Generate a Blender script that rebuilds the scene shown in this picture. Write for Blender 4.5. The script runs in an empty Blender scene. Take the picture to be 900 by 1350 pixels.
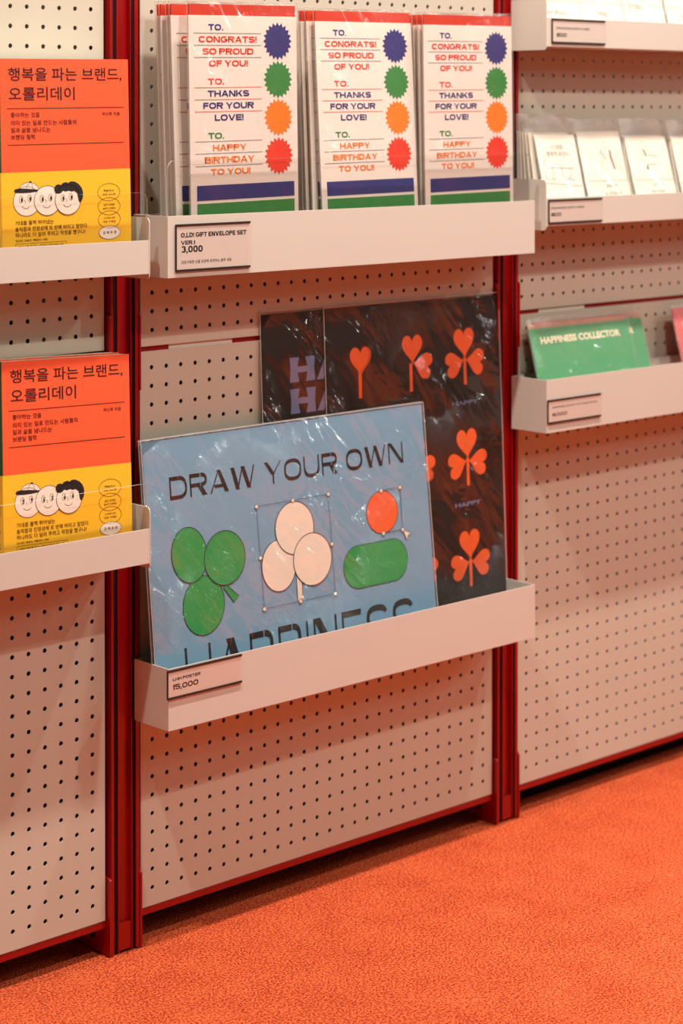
import bpy, bmesh, math, random
from mathutils import Vector, Matrix, Euler
import mathutils.geometry as mgeo

random.seed(4)
C = bpy.context.scene.collection
sc = bpy.context.scene
R = math.radians

# ------------------------------------------------------------------ camera
cam_d = bpy.data.cameras.new('camera')
cam = bpy.data.objects.new('camera', cam_d)
C.objects.link(cam)
cam.location = (-1.7259, -2.2091, 1.0407)
cam.rotation_euler = (math.pi / 2 - 0.0181, 0, -0.7539)
cam_d.sensor_fit = 'VERTICAL'
cam_d.sensor_width = 36
cam_d.sensor_height = 36
cam_d.lens = 2757.1 * 36 / 1350
cam_d.shift_y = -476.7 / 1350
cam_d.clip_start = 0.05
cam_d.dof.use_dof = True
cam_d.dof.focus_distance = 2.72
cam_d.dof.aperture_fstop = 4.4
cam_d.dof.aperture_blades = 9
sc.camera = cam

# ------------------------------------------------------------------ light and exposure
sc.view_settings.view_transform = 'Standard'
sc.view_settings.look = 'None'
sc.view_settings.gamma = 1
sc.view_settings.use_curve_mapping = False
sc.view_settings.exposure = 0.37
world = bpy.data.worlds.new('shop_light')
sc.world = world
world.use_nodes = True
world.node_tree.nodes['Background'].inputs['Color'].default_value = (1.0, 0.80, 0.62, 1)
world.node_tree.nodes['Background'].inputs['Strength'].default_value = 0.09

WARM = (1.0, 0.96, 0.86)


def spot(name, loc, aim, power, radius=0.03, angle=95, col=WARM, blend=0.6):
    d = bpy.data.lights.new(name, 'SPOT')
    d.energy = power
    d.color = col
    d.shadow_soft_size = radius
    d.spot_size = R(angle)
    d.spot_blend = blend
    o = bpy.data.objects.new(name, d)
    o.location = loc
    o.rotation_euler = (Vector(aim) - Vector(loc)).to_track_quat('-Z', 'Y').to_euler()
    C.objects.link(o)
    return o


# ceiling track: a far row in the aisle and a near row close to the shelving, with added lamps between
spot('aisle_spot', (0.10, -1.75, 2.62), (0.2, 0, 0.66), 70, 0.025)
spot('aisle_spot', (1.75, -1.85, 2.62), (0.35, 0, 0.5), 40, 0.025)
spot('aisle_spot', (1.05, -1.70, 2.62), (0.85, -0.90, -0.07), 165, 0.04, 36, blend=1.0)  # added spot, brightens the carpet out from the shelving
for lx, ly in ((4.2, -1.4), (5.2, -2.1), (6.4, -2.8), (3.5, -2.6), (5.0, -3.7), (2.6, -3.2)):
    d = bpy.data.lights.new('added_glint_panel', 'AREA')  # added area lamps, placed to give the plastic film its glints
    d.shape = 'SQUARE'; d.size = 0.18; d.energy = 15; d.color = (1.0, 0.95, 0.9)
    o = bpy.data.objects.new('added_glint_panel', d)
    o.location = (lx, ly, 2.6)
    C.objects.link(o)
spot('track_spot', (-1.3, -0.80, 3.40), (-0.45, -0.10, 0.3), 160, 0.05, 110)
spot('track_spot', (0.20, -0.80, 3.40), (0.30, -0.10, 0.3), 190, 0.05, 110)
spot('track_spot', (1.50, -0.80, 3.40), (1.0, -0.10, 0.3), 115, 0.05, 110)


# ------------------------------------------------------------------ materials
def lin(c):
    return tuple((x / 12.92 if x <= 0.04045 else ((x + 0.055) / 1.055) ** 2.4) for x in [v / 255 for v in c])


MATS = {}


def mat(name, rgb, rough=0.5, spec=0.5, metal=0.0, vary=0.03, scale=30, bump=0.0, bscale=200):
    if name in MATS:
        return MATS[name]
    m = bpy.data.materials.new(name)
    m.use_nodes = True
    nt = m.node_tree
    b = nt.nodes['Principled BSDF']
    tc = nt.nodes.new('ShaderNodeTexCoord')
    n = nt.nodes.new('ShaderNodeTexNoise')
    n.inputs['Scale'].default_value = scale
    n.inputs['Detail'].default_value = 4
    nt.links.new(tc.outputs['Object'], n.inputs['Vector'])
    ramp = nt.nodes.new('ShaderNodeMix')
    ramp.data_type = 'RGBA'
    c = lin(rgb)
    ramp.inputs['A'].default_value = tuple(x * (1 - vary) for x in c) + (1,)
    ramp.inputs['B'].default_value = tuple(min(1, x * (1 + vary)) for x in c) + (1,)
    nt.links.new(n.outputs['Fac'], ramp.inputs['Factor'])
    nt.links.new(ramp.outputs['Result'], b.inputs['Base Color'])
    b.inputs['Roughness'].default_value = rough
    b.inputs['Specular IOR Level'].default_value = spec
    b.inputs['Metallic'].default_value = metal
    if bump:
        n2 = nt.nodes.new('ShaderNodeTexNoise')
        n2.inputs['Scale'].default_value = bscale
        n2.inputs['Detail'].default_value = 3
        nt.links.new(tc.outputs['Object'], n2.inputs['Vector'])
        bp = nt.nodes.new('ShaderNodeBump')
        bp.inputs['Strength'].default_value = bump
        bp.inputs['Distance'].default_value = 0.002
        nt.links.new(n2.outputs['Fac'], bp.inputs['Height'])
        nt.links.new(bp.outputs['Normal'], b.inputs['Normal'])
    MATS[name] = m
    return m


def film(name, wrinkle=1.0, tint=(0.99, 0.985, 0.98), rough=0.13, ior=1.5, scale=1.0, haze=0.0):
    """clear wrapping film: sees through, glossy, with creases in its own surface"""
    if name in MATS:
        return MATS[name]
    m = bpy.data.materials.new(name)
    m.use_nodes = True
    nt = m.node_tree
    nt.nodes.clear()
    L = nt.links.new
    out = nt.nodes.new('ShaderNodeOutputMaterial')
    tr = nt.nodes.new('ShaderNodeBsdfTransparent')
    tr.inputs['Color'].default_value = tint + (1,)
    gl = nt.nodes.new('ShaderNodeBsdfGlossy')
    gl.inputs['Roughness'].default_value = rough
    gl.inputs['Color'].default_value = (1, 1, 1, 1)
    lw = nt.nodes.new('ShaderNodeLayerWeight')
    lw.inputs['Blend'].default_value = 0.5
    pw = nt.nodes.new('ShaderNodeMath'); pw.operation = 'POWER'
    L(lw.outputs['Facing'], pw.inputs[0]); pw.inputs[1].default_value = 4.0
    fr = nt.nodes.new('ShaderNodeMapRange')
    fr.inputs['To Min'].default_value = ((ior - 1) / (ior + 1)) ** 2
    fr.inputs['To Max'].default_value = 0.9
    L(pw.outputs['Value'], fr.inputs['Value'])
    mx = nt.nodes.new('ShaderNodeMixShader')
    L(fr.outputs['Result'], mx.inputs['Fac'])
    L(tr.outputs['BSDF'], mx.inputs[1])
    L(gl.outputs['BSDF'], mx.inputs[2])
    last = mx
    if haze:
        df = nt.nodes.new('ShaderNodeBsdfDiffuse')
        df.inputs['Color'].default_value = (0.9, 0.88, 0.85, 1)
        m2 = nt.nodes.new('ShaderNodeMixShader')
        m2.inputs['Fac'].default_value = haze
        L(mx.outputs['Shader'], m2.inputs[1])
        L(df.outputs['BSDF'], m2.inputs[2])
        last = m2
    L(last.outputs['Shader'], out.inputs['Surface'])
    if wrinkle:
        tc = nt.nodes.new('ShaderNodeTexCoord')
        mp = nt.nodes.new('ShaderNodeMapping')
        mp.vector_type = 'TEXTURE'
        mp.inputs['Rotation'].default_value = (0, R(52), 0)
        mp.inputs['Scale'].default_value = (1.0 / scale, 1.0, 0.34 / scale)
        L(tc.outputs['Object'], mp.inputs['Vector'])

        def noise(sc_, det, dist, rough_=0.5, src=mp):
            n = nt.nodes.new('ShaderNodeTexNoise')
            n.inputs['Scale'].default_value = sc_
            n.inputs['Detail'].default_value = det
            n.inputs['Distortion'].default_value = dist
            n.inputs['Roughness'].default_value = rough_
            L(src.outputs['Vector'] if src is mp else src.outputs['Object'], n.inputs['Vector'])
            return n.outputs['Fac']

        def op(kind, a_, b_=None, c_=None):
            m_ = nt.nodes.new('ShaderNodeMath')
            m_.operation = kind
            for k_, x_ in enumerate((a_, b_, c_)):
                if x_ is None: continue
                if isinstance(x_, (int, float)): m_.inputs[k_].default_value = x_
                else: L(x_, m_.inputs[k_])
            return m_.outputs['Value']

        def creases(n_):
            return op('SUBTRACT', 1.0, op('ABSOLUTE', op('MULTIPLY_ADD', n_, 2.0, -1.0)))

        def patch(lo, hi, n_):
            r_ = nt.nodes.new('ShaderNodeMapRange')
            r_.inputs['From Min'].default_value = lo
            r_.inputs['From Max'].default_value = hi
            L(n_, r_.inputs['Value'])
            return r_.outputs['Result']
        broad = op('MULTIPLY', noise(4.5, 2, 0.4), 0.9)
        folds = op('MULTIPLY', creases(noise(7.0, 3, 1.0)), patch(0.42, 0.62, noise(3.0, 1, 0.0)))
        crinkle = op('MULTIPLY', creases(noise(34.0, 3, 0.9)), patch(0.49, 0.64, noise(4.0, 2, 0.0, 0.5, tc)))
        hgt = op('ADD', broad, op('MULTIPLY_ADD', folds, 0.55, op('MULTIPLY', crinkle, 0.46)))
        bp = nt.nodes.new('ShaderNodeBump')
        bp.inputs['Strength'].default_value = 1.0
        bp.inputs['Distance'].default_value = 0.018 * wrinkle
        L(hgt, bp.inputs['Height'])
        L(bp.outputs['Normal'], gl.inputs['Normal'])
    MATS[name] = m
    return m


PAINT = mat('warm_grey_powder_coat', (200, 188, 171), 0.42, 0.45, vary=0.02, scale=6, bump=0.05, bscale=900)
TRAYP = mat('tray_powder_coat', (214, 201, 189), 0.38, 0.45, vary=0.02, scale=6, bump=0.04, bscale=900)
RED = mat('red_anodised', (150, 6, 8), 0.33, 0.5, vary=0.06, scale=40)
DARK = mat('slot_black', (14, 6, 6), 0.6, 0.3)
KICK = mat('kick_black', (16, 9, 8), 0.8, 0.2)
INK = mat('black_ink', (30, 22, 22), 0.55)
WHITE = mat('white_print', (240, 228, 216), 0.55)
CREAM = mat('page_cream', (236, 226, 206), 0.8, 0.2, vary=0.06, scale=300)
ORANGE = mat('cover_orange', (255, 92, 48), 0.5)
YELLOW = mat('band_yellow', (255, 190, 38), 0.5)
GREEN = mat('spine_green', (8, 88, 40), 0.5)
SKIN = mat('face_cream', (250, 226, 208), 0.55)
RAIL = mat('tag_rail_dark', (52, 36, 30), 0.4)
CARD = mat('tag_card', (244, 226, 214), 0.5)
FILM = film('sleeve_film', 1.2)
FILMK = film('dark_poster_film', 2.4, (0.97, 0.95, 0.93), 0.12, 1.7)
FILMB = film('poster_film', 2.6, rough=0.12, ior=1.82)
ACRYL = film('acrylic', 0.0, (0.995, 0.993, 0.99), 0.03, 1.3)
ACEDGE = mat('acrylic_edge', (236, 226, 214), 0.25)

# carpet
carpet = bpy.data.materials.new('red_carpet')
carpet.use_nodes = True
nt = carpet.node_tree
pb = nt.nodes['Principled BSDF']
pb.inputs['Roughness'].default_value = 0.95
pb.inputs['Specular IOR Level'].default_value = 0.1
tc = nt.nodes.new('ShaderNodeTexCoord')
na = nt.nodes.new('ShaderNodeTexNoise'); na.inputs['Scale'].default_value = 330; na.inputs['Detail'].default_value = 4
nb = nt.nodes.new('ShaderNodeTexNoise'); nb.inputs['Scale'].default_value = 14; nb.inputs['Detail'].default_value = 5
ma = nt.nodes.new('ShaderNodeMix'); ma.data_type = 'FLOAT'; ma.inputs['Factor'].default_value = 0.12
cr = nt.nodes.new('ShaderNodeValToRGB')
cr.color_ramp.elements[0].position = 0.40; cr.color_ramp.elements[0].color = lin((158, 44, 22)) + (1,)
cr.color_ramp.elements[1].position = 0.60; cr.color_ramp.elements[1].color = lin((240, 114, 68)) + (1,)
for n in (na, nb):
    nt.links.new(tc.outputs['Object'], n.inputs['Vector'])
nt.links.new(na.outputs['Fac'], ma.inputs['A'])
nt.links.new(nb.outputs['Fac'], ma.inputs['B'])
nt.links.new(ma.outputs['Result'], cr.inputs['Fac'])
nt.links.new(cr.outputs['Color'], pb.inputs['Base Color'])
bp = nt.nodes.new('ShaderNodeBump'); bp.inputs['Strength'].default_value = 1.0; bp.inputs['Distance'].default_value = 0.004
nt.links.new(na.outputs['Fac'], bp.inputs['Height'])
nt.links.new(bp.outputs['Normal'], pb.inputs['Normal'])


# ------------------------------------------------------------------ helpers
def tag(o, label=None, cat=None, group=None, kind=None):
    if label: o['label'] = label
    if cat: o['category'] = cat
    if group: o['group'] = group
    if kind: o['kind'] = kind
    return o


def empty(name, loc, label, cat, group=None, rot=None):
    o = bpy.data.objects.new(name, None)
    o.empty_display_size = 0.05
    C.objects.link(o)
    o.location = loc
    if rot is not None:
        o.rotation_mode = 'XYZ'
        o.rotation_euler = rot
    return tag(o, label, cat, group)


def link(name, me, m, parent=None, label=None):
    for x in (m if isinstance(m, (list, tuple)) else [m]):
        me.materials.append(x)
    o = bpy.data.objects.new(name, me)
    C.objects.link(o)
    if parent is not None:
        o.parent = parent
    if label:
        o['label'] = label
    return o


def pydata(name, v, f, m, parent=None, label=None):
    me = bpy.data.meshes.new(name)
    me.from_pydata(v, [], f)
    me.update()
    return link(name, me, m, parent, label)


def bm_obj(name, bm, m, parent=None, label=None, bevel=0.0, seg=2):
    if bevel:
        bmesh.ops.bevel(bm, geom=bm.edges[:], offset=bevel, segments=seg, profile=0.7, affect='EDGES', clamp_overlap=True)
    bmesh.ops.recalc_face_normals(bm, faces=bm.faces[:])
    me = bpy.data.meshes.new(name)
    bm.to_mesh(me)
    bm.free()
    return link(name, me, m, parent, label)


def add_box(bm, x0, x1, y0, y1, z0, z1):
    vs = [bm.verts.new((x, y, z)) for x in (x0, x1) for y in (y0, y1) for z in (z0, z1)]
    for q in ((0, 1, 3, 2), (4, 6, 7, 5), (0, 4, 5, 1), (2, 3, 7, 6), (0, 2, 6, 4), (1, 5, 7, 3)):
        bm.faces.new([vs[i] for i in q])
    return vs


def box(name, x0, x1, y0, y1, z0, z1, m, parent=None, bevel=0.0, label=None):
    bm = bmesh.new()
    add_box(bm, x0, x1, y0, y1, z0, z1)
    return bm_obj(name, bm, m, parent, label, bevel)


def add_prism(bm, poly, a0, a1, axis):
    """poly of 2D points extruded along axis ('x': poly is (y,z); 'y': (x,z); 'z': (x,y))"""
    def p(q, t):
        return {'x': (t, q[0], q[1]), 'y': (q[0], t, q[1]), 'z': (q[0], q[1], t)}[axis]
    A = [bm.verts.new(p(q, a0)) for q in poly]
    B = [bm.verts.new(p(q, a1)) for q in poly]
    n = len(poly)
    bm.faces.new(A[::-1])
    bm.faces.new(B)
    for i in range(n):
        bm.faces.new((A[i], A[(i + 1) % n], B[(i + 1) % n], B[i]))


def round_rect(x0, x1, z0, z1, rads, n=6):
    """corner radii order: bottom-left, bottom-right, top-right, top-left"""
    out = []
    cs = [(x0, z0, 180), (x1, z0, 270), (x1, z1, 0), (x0, z1, 90)]
    for (cx, cz, a), r in zip(cs, rads):
        if r <= 0:
            out.append((cx, cz)); continue
        ox = cx + (r if cx == x0 else -r)
        oz = cz + (r if cz == z0 else -r)
        for k in range(n + 1):
            t = R(a + 90 * k / n)
            out.append((ox + r * math.cos(t), oz + r * math.sin(t)))
    return out


def copy_tree(o, parent=None):
    c = o.copy()
    C.objects.link(c)
    if parent is not None:
        c.parent = parent
    for ch in list(o.children):
        copy_tree(ch, c)
    return c


# ---- flat printed art: everything in metres in the sheet's own plane (u right, v up), facing -y
class Art:
    def __init__(s, off):
        s.v = []; s.f = []; s.off = -off

    def _add(s, pts, faces):
        b = len(s.v)
        s.v += [(p[0], s.off, p[1]) for p in pts]
        s.f += [tuple(i + b for i in f) for f in faces]
        return s

    def poly(s, pts):
        pts = [tuple(p) for p in pts]
        ar = sum(pts[i][0] * pts[(i + 1) % len(pts)][1] - pts[(i + 1) % len(pts)][0] * pts[i][1] for i in range(len(pts)))
        if ar < 0: pts = pts[::-1]
        tess = mgeo.tessellate_polygon([[Vector((p[0], p[1], 0)) for p in pts]])
        fs = []
        for t in tess:
            a, b, c = t
            A, B, D = pts[a], pts[b], pts[c]
            cr_ = (B[0] - A[0]) * (D[1] - A[1]) - (B[1] - A[1]) * (D[0] - A[0])
            fs.append((a, b, c) if cr_ > 0 else (a, c, b))
        return s._add(pts, fs)

    def rect(s, u0, v0, u1, v1):
        return s._add([(u0, v0), (u1, v0), (u1, v1), (u0, v1)], [(0, 1, 2, 3)])

    def ell(s, cu, cv, ru, rv, rot=0, n=48):
        return s.poly(ell_pts(cu, cv, ru, rv, rot, n))

    def stroke(s, pts, w, closed=False):
        n = len(pts)
        P = [Vector((p[0], p[1])) for p in pts]
        L, Rr = [], []
        for i in range(n):
            a = P[i - 1] if (i > 0 or closed) else P[i]
            b = P[(i + 1) % n] if (i < n - 1 or closed) else P[i]
            d = (b - a)
            if d.length < 1e-9: d = Vector((1, 0))
            d.normalize()
            nn = Vector((-d.y, d.x)) * w / 2
            L.append(P[i] + nn); Rr.append(P[i] - nn)
        k = n if closed else n - 1
        fs = [(i + n, (i + 1) % n + n, (i + 1) % n, i) for i in range(k)]
        return s._add(L + Rr, fs)

    def text(s, txt, u0, u1, v0, v1, bold=0.0, align='fit'):
        """text whose ink box is fitted to u0..u1 x v0..v1; align 'h' keeps the natural width"""
        c = bpy.data.curves.new('lettering', 'FONT')
        c.body = txt
        c.size = 1
        c.offset = bold
        c.resolution_u = 3
        o = bpy.data.objects.new('lettering', c)
        C.objects.link(o)
        dg = bpy.context.evaluated_depsgraph_get()
        me = bpy.data.meshes.new_from_object(o.evaluated_get(dg))
        co = [v.co.copy() for v in me.vertices]
        x0 = min(v.x for v in co); x1 = max(v.x for v in co)
        y0 = min(v.y for v in co); y1 = max(v.y for v in co)
        sy = (v1 - v0) / (y1 - y0)
        sx = (u1 - u0) / (x1 - x0) if align == 'fit' else sy
        s._add([(u0 + (v.x - x0) * sx, v0 + (v.y - y0) * sy) for v in co], [tuple(p.vertices) for p in me.polygons])
        bpy.data.objects.remove(o)
        bpy.data.curves.remove(c)
        bpy.data.meshes.remove(me)
        return s

    def wide(s, txt, u0, u1, v0, v1, st=.20, h=.19, dl=.22, dr=.22, gap=.13, cs=None):
        """extended grotesque capitals built stroke by stroke to fill the box"""
        H = v1 - v0
        tot = (u1 - u0) / H
        fix = sum(gap for _ in txt[1:]); var = 0
        for ch in txt:
            if ch in 'I!.,1': fix += {'I': st, '!': st, '.': st, ',': st, '1': .42}[ch]
            else: var += GW.get(ch, 1.0)
        k = (tot - fix) / var
        x = u0
        cs_ = cs or st
        for ch in txt:
            w = {'I': st, '!': st, '.': st, ',': st, '1': .42}.get(ch) or k * GW.get(ch, 1.0)
            for P in glyph(ch, w, st, h, dl, dr, cs_):
                pts, fs = P
                s._add([(x + p[0] * H, v0 + p[1] * H) for p in pts], fs)
            x += (w + gap) * H
        return s

    def make(s, name, m, parent, label=None):
        return pydata(name, s.v, s.f, m, parent, label)


GW = {'W': 1.45, 'M': 1.25, 'O': 1.08, 'G': 1.08, 'C': 1.04, 'Q': 1.08, 'E': .86, 'F': .82, 'L': .80, 'S': .96, 'T': .92, 'P': .94, 'Y': 1.06, 'A': 1.1, 'V': 1.1,
      'K': 1.02, 'B': .98, ' ': .26}


def glyph(ch, w, st, h, dl, dr, cs):
    out = []

    def q(x0, y0, x1, y1):
        out.append(([(x0, y0), (x1, y0), (x1, y1), (x0, y1)], [(0, 1, 2, 3)]))

    def dg(xb, yb, xt, yt, t):
        """slanted stroke cut level at both ends; xb, xt = left corners"""
        out.append(([(xb, yb), (xb + t, yb), (xt + t, yt), (xt, yt)], [(0, 1, 2, 3)]))

    def arc(x0, y0, x1, y1, a0, a1, n=28, e=2.5):
        cx, cy, rx, ry = (x0 + x1) / 2, (y0 + y1) / 2, (x1 - x0) / 2, (y1 - y0) / 2
        o_, i_ = [], []
        for j in range(n + 1):
            t = R(a0 + (a1 - a0) * j / n)
            c, d = math.cos(t), math.sin(t)
            pc, pd = math.copysign(abs(c) ** (2 / e), c), math.copysign(abs(d) ** (2 / e), d)
            o_.append((cx + rx * pc, cy + ry * pd)); i_.append((cx + (rx - cs) * pc, cy + (ry - h) * pd))
        m = n + 1
        fs = [(j, j + 1, m + j + 1, m + j) if a1 > a0 else (m + j, m + j + 1, j + 1, j) for j in range(n)]
        out.append((o_ + i_, fs))
    if ch in 'O0': arc(0, 0, w, 1, 0, 360, 44)
    elif ch == 'C': arc(0, 0, w, 1, 38, 322)
    elif ch == 'G':
        arc(0, 0, w, 1, 40, 345); q(w * .55, .36, w, .36 + h); q(w - st, .22, w, .5)
    elif ch == 'U':
        q(0, .4, st, 1); q(w - st, .4, w, 1); arc(0, 0, w, .9, 180, 360)
    elif ch == 'D':
        q(0, 0, st, 1); q(0, 0, w * .5, h); q(0, 1 - h, w * .5, 1); arc(w * .02, 0, w, 1, -90, 90)
    elif ch in 'PRB':
        q(0, 0, st, 1); m = .40 if ch != 'B' else .43
        q(0, 1 - h, w * .6, 1); q(0, m, w * .6, m + h); arc(w * .28, m, w * (.97 if ch == 'B' else 1), 1, -90, 90)
        if ch == 'R': dg(w - dr * 1.25, 0, w * .45, m + .02, dr * 1.2)
        if ch == 'B':
            q(0, 0, w * .6, h); arc(w * .28, 0, w, m + h, -90, 90)
    elif ch == 'S':
        m = .5
        arc(0, m - h / 2, w, 1, 20, 270); arc(0, 0, w, m + h / 2, 90, -160)
    elif ch == '8':
        arc(.03, .5 - h / 2, w - .03, 1, 0, 360); arc(0, 0, w, .5 + h / 2, 0, 360)
    elif ch == '3':
        arc(0, .5 - h / 2, w - .03, 1, 155, -90); arc(0, 0, w, .5 + h / 2, 90, -155)
    elif ch == '5':
        q(0, 1 - h, w * .94, 1); q(0, .5, st, 1); arc(0, 0, w, .66, 140, -155)
    elif ch == '1':
        q(w - st * 1.1, 0, w, 1); out.append(([(0, .62), (w - st, .78), (w - st, 1), (0, .80)], [(0, 1, 2, 3)]))
    elif ch == 'T':
        q(0, 1 - h, w, 1); q(w / 2 - st / 2, 0, w / 2 + st / 2, 1 - h)
    elif ch == 'H':
        q(0, 0, st, 1); q(w - st, 0, w, 1); q(st, .5 - h / 2, w - st, .5 + h / 2)
    elif ch in 'EFL':
        q(0, 0, st, 1)
        if ch != 'F': q(st, 0, w, h)
        if ch != 'L':
            q(st, 1 - h, w, 1); q(st, .5 - h / 2, w * .93, .5 + h / 2)
    elif ch == 'I': q(0, 0, st, 1)
    elif ch == '!':
        q(0, .30, st, 1); q(0, 0, st, .19)
    elif ch == '.': q(0, 0, st, .2)
    elif ch == ',': dg(-.06, -.14, .04, .2, st)
    elif ch == 'A':
        dg(0, 0, w / 2 - dl * .5, 1, dl); dg(w - dr, 0, w / 2 - dr * .5, 1, dr); q(w * .24, .22, w * .76, .22 + h * .85)
    elif ch == 'V':
        dg(w / 2 - dl * .5, 0, w - dl, 1, dl); dg(w / 2 - dr * .5, 0, 0, 1, dr)
    elif ch == 'Y':
        dg(w / 2 - dl * .5, .42, w - dl, 1, dl); dg(w / 2 - dr * .5, .42, 0, 1, dr); q(w / 2 - max(st, dl) / 2, 0, w / 2 + max(st, dl) / 2, .46)
    elif ch == 'W':
        a = w / 4
        dg(a - dr * .4, 0, 0, 1, dr); dg(a - dl * .4, 0, 2 * a - dl * .5, 1, dl); dg(3 * a - dr * .6, 0, 2 * a - dr * .5, 1, dr); dg(3 * a - dl * .5, 0, w - dl, 1, dl)
    elif ch == 'N':
        q(0, 0, st, 1); q(w - st, 0, w, 1); dg(w - st * .6 - dr * .6, 0, 0, 1, dr)
    elif ch == 'M':
        q(0, 0, st, 1); q(w - st, 0, w, 1); dg(w / 2 - dr / 2, .1, 0, 1, dr); dg(w / 2 - dl / 2, .1, w - dl, 1, dl)
    elif ch == 'K':
        q(0, 0, st, 1); dg(st * .6, .36, w - dl * 1.2, 1, dl * 1.2); dg(w - dr * 1.25, 0, w * .34, .58, dr * 1.2)
    return out


def ell_pts(cu, cv, ru, rv, rot=0, n=48):
    c, q = math.cos(R(rot)), math.sin(R(rot))
    out = []
    for i in range(n):
        t = 2 * math.pi * i / n
        x, y = ru * math.cos(t), rv * math.sin(t)
        out.append((cu + x * c - y * q, cv + x * q + y * c))
    return out


def mm(pts):
    return [(a / 1000, b / 1000) for a, b in pts]


def star_pts(cu, cv, ro, ri, n):
    out = []
    for i in range(2 * n):
        t = math.pi * i / n + math.pi / 2
        r = ro if i % 2 == 0 else ri
        out.append((cu + r * math.cos(t), cv + r * math.sin(t)))
    return out


def tilt(lean, roll, yaw=0):
    """leaning back by lean, turned in its own plane by roll (degrees)"""
    m = Matrix.Rotation(R(yaw), 3, 'Z') @ Matrix.Rotation(-R(lean), 3, 'X') @ Matrix.Rotation(-R(roll), 3, 'Y')
    return m.to_euler('XYZ')


def sleeve(parent, w, h, front, ml, mr, mt, mb, m=None, puff=0.001, name='clear_sleeve', label=None):
    """thin pouch: front film puffed over the card, flat back film, welded rim"""
    nx, nz = 14, 18
    u0, u1, v0, v1 = -ml, w + mr, -mb, h + mt
    v = []; f = []
    for j in range(nz + 1):
        for i in range(nx + 1):
            a, b = i / nx, j / nz
            e = min(1, min(a, 1 - a) * 16, min(b, 1 - b) * 16)
            wob = 0.0004 * math.sin(i * 2.1 + j * 1.3) * e
            v.append((u0 + (u1 - u0) * a, -(front * e + (puff * (0.6 + 0.4 * math.sin(3 * a + 2 * b)) + wob) * e), v0 + (v1 - v0) * b))
    for j in range(nz):
        for i in range(nx):
            k = j * (nx + 1) + i
            f.append((k, k + 1, k + nx + 2, k + nx + 1))
    b0 = len(v)
    for (a, b) in ((u0, v0), (u1, v0), (u1, v1), (u0, v1)):
        v.append((a, 0.0022, b))
    f.append((b0 + 3, b0 + 2, b0 + 1, b0))
    o = pydata(name, v, f, m or FILM, parent, label)
    for p in o.data.polygons: p.use_smooth = True
    # welded rim
    bm = bmesh.new()
    t = 0.0011
    for (a0, a1, c0, c1) in ((u0, u0 + t, v0, v1), (u1 - t, u1, v0, v1), (u0 + t, u1 - t, v1 - t, v1)):
        add_box(bm, a0, a1, -0.0004, 0.0004, c0, c1)
    bm_obj('welded_rim', bm, RIMP if m in (FILMB, FILMK) else RIM, o)
    return o


RIM = film('sleeve_rim', 0.4, (0.96, 0.93, 0.9), 0.12, 1.5, 3.0, 0.10)
RIMP = film('poster_rim', 0.4, (0.96, 0.93, 0.9), 0.12, 1.6, 3.0, 0.42)

# ------------------------------------------------------------------ setting
FLOOR = -0.073
bm = bmesh.new()
add_box(bm, -4, 5, -5, 3, FLOOR - 0.03, FLOOR)
tag(bm_obj('floor', bm, carpet), 'red looped carpet covering the shop floor', 'carpet', kind='structure')
bm = bmesh.new()
add_box(bm, -4, 5, 0.20, 0.26, FLOOR, 2.9)
tag(bm_obj('wall_back', bm, mat('wall_dark_plaster', (70, 52, 44), 0.8, 0.2)), 'dark wall behind the shelving', 'wall', kind='structure')

PITCH = 0.025


def pegboard(name, x_left, x_right, hx, z0, z1, hz, ncol, nrow, label):
    root = empty(name, (x_left, 0, z0), label, 'pegboard', 'perforated back panels of the shelving')
    W, H = x_right - x_left, z1 - z0
    hx -= x_left; hz -= z0
    r = 0.0031; n = 12; th = 0.0014
    xs = [0] + [hx - PITCH / 2 + PITCH * i for i in range(ncol + 1)] + [W]
    zs = [0] + [hz - PITCH / 2 + PITCH * j for j in range(nrow + 1)] + [H]
    v = []; f = []
    gi = {}
    for j, z in enumerate(zs):
        for i, x in enumerate(xs):
            gi[i, j] = len(v); v.append((x, 0, z))
    smooth = []
    for j in range(len(zs) - 1):
        for i in range(len(xs) - 1):
            a, b, c, d = gi[i, j], gi[i + 1, j], gi[i + 1, j + 1], gi[i, j + 1]
            if 1 <= i <= ncol and 1 <= j <= nrow:
                cx, cz = hx + PITCH * (i - 1), hz + PITCH * (j - 1)
                k0 = len(v)
                for k in range(n):
                    t = R(225) + 2 * math.pi * k / n
                    v.append((cx + r * math.cos(t), 0, cz + r * math.sin(t)))
                k1 = len(v)
                for k in range(n):
                    t = R(225) + 2 * math.pi * k / n
                    v.append((cx + r * math.cos(t), th, cz + r * math.sin(t)))
                q = n // 4
                cor = (a, b, c, d)
                for s_ in range(4):
                    ring = [k0 + (s_ * q + k) % n for k in range(q + 1)]
                    f.append((cor[s_], cor[(s_ + 1) % 4]) + tuple(ring[::-1]))
                for k in range(n):
                    f.append((k0 + k, k0 + (k + 1) % n, k1 + (k + 1) % n, k1 + k))
            else:
                f.append((a, b, c, d))
    me = bpy.data.meshes.new('perforated_sheet')
    me.from_pydata(v, [], f)
    me.update()
    link('perforated_sheet', me, PAINT, root)
    # folded edges
    bm = bmesh.new()
    d = 0.014
    add_box(bm, 0, W, 0.0002, 0.0024, -0.0004, 0.0010)
    add_box(bm, 0, W, 0.0002, 0.0024, H - 0.0010, H + 0.0004)
    add_box(bm, -0.0004, 0.0010, 0.0002, d, 0, H)
    add_box(bm, W - 0.0010, W + 0.0004, 0.0002, d, 0, H)
    bm_obj('folded_edge', bm, PAINT, root)
    return root


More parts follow.
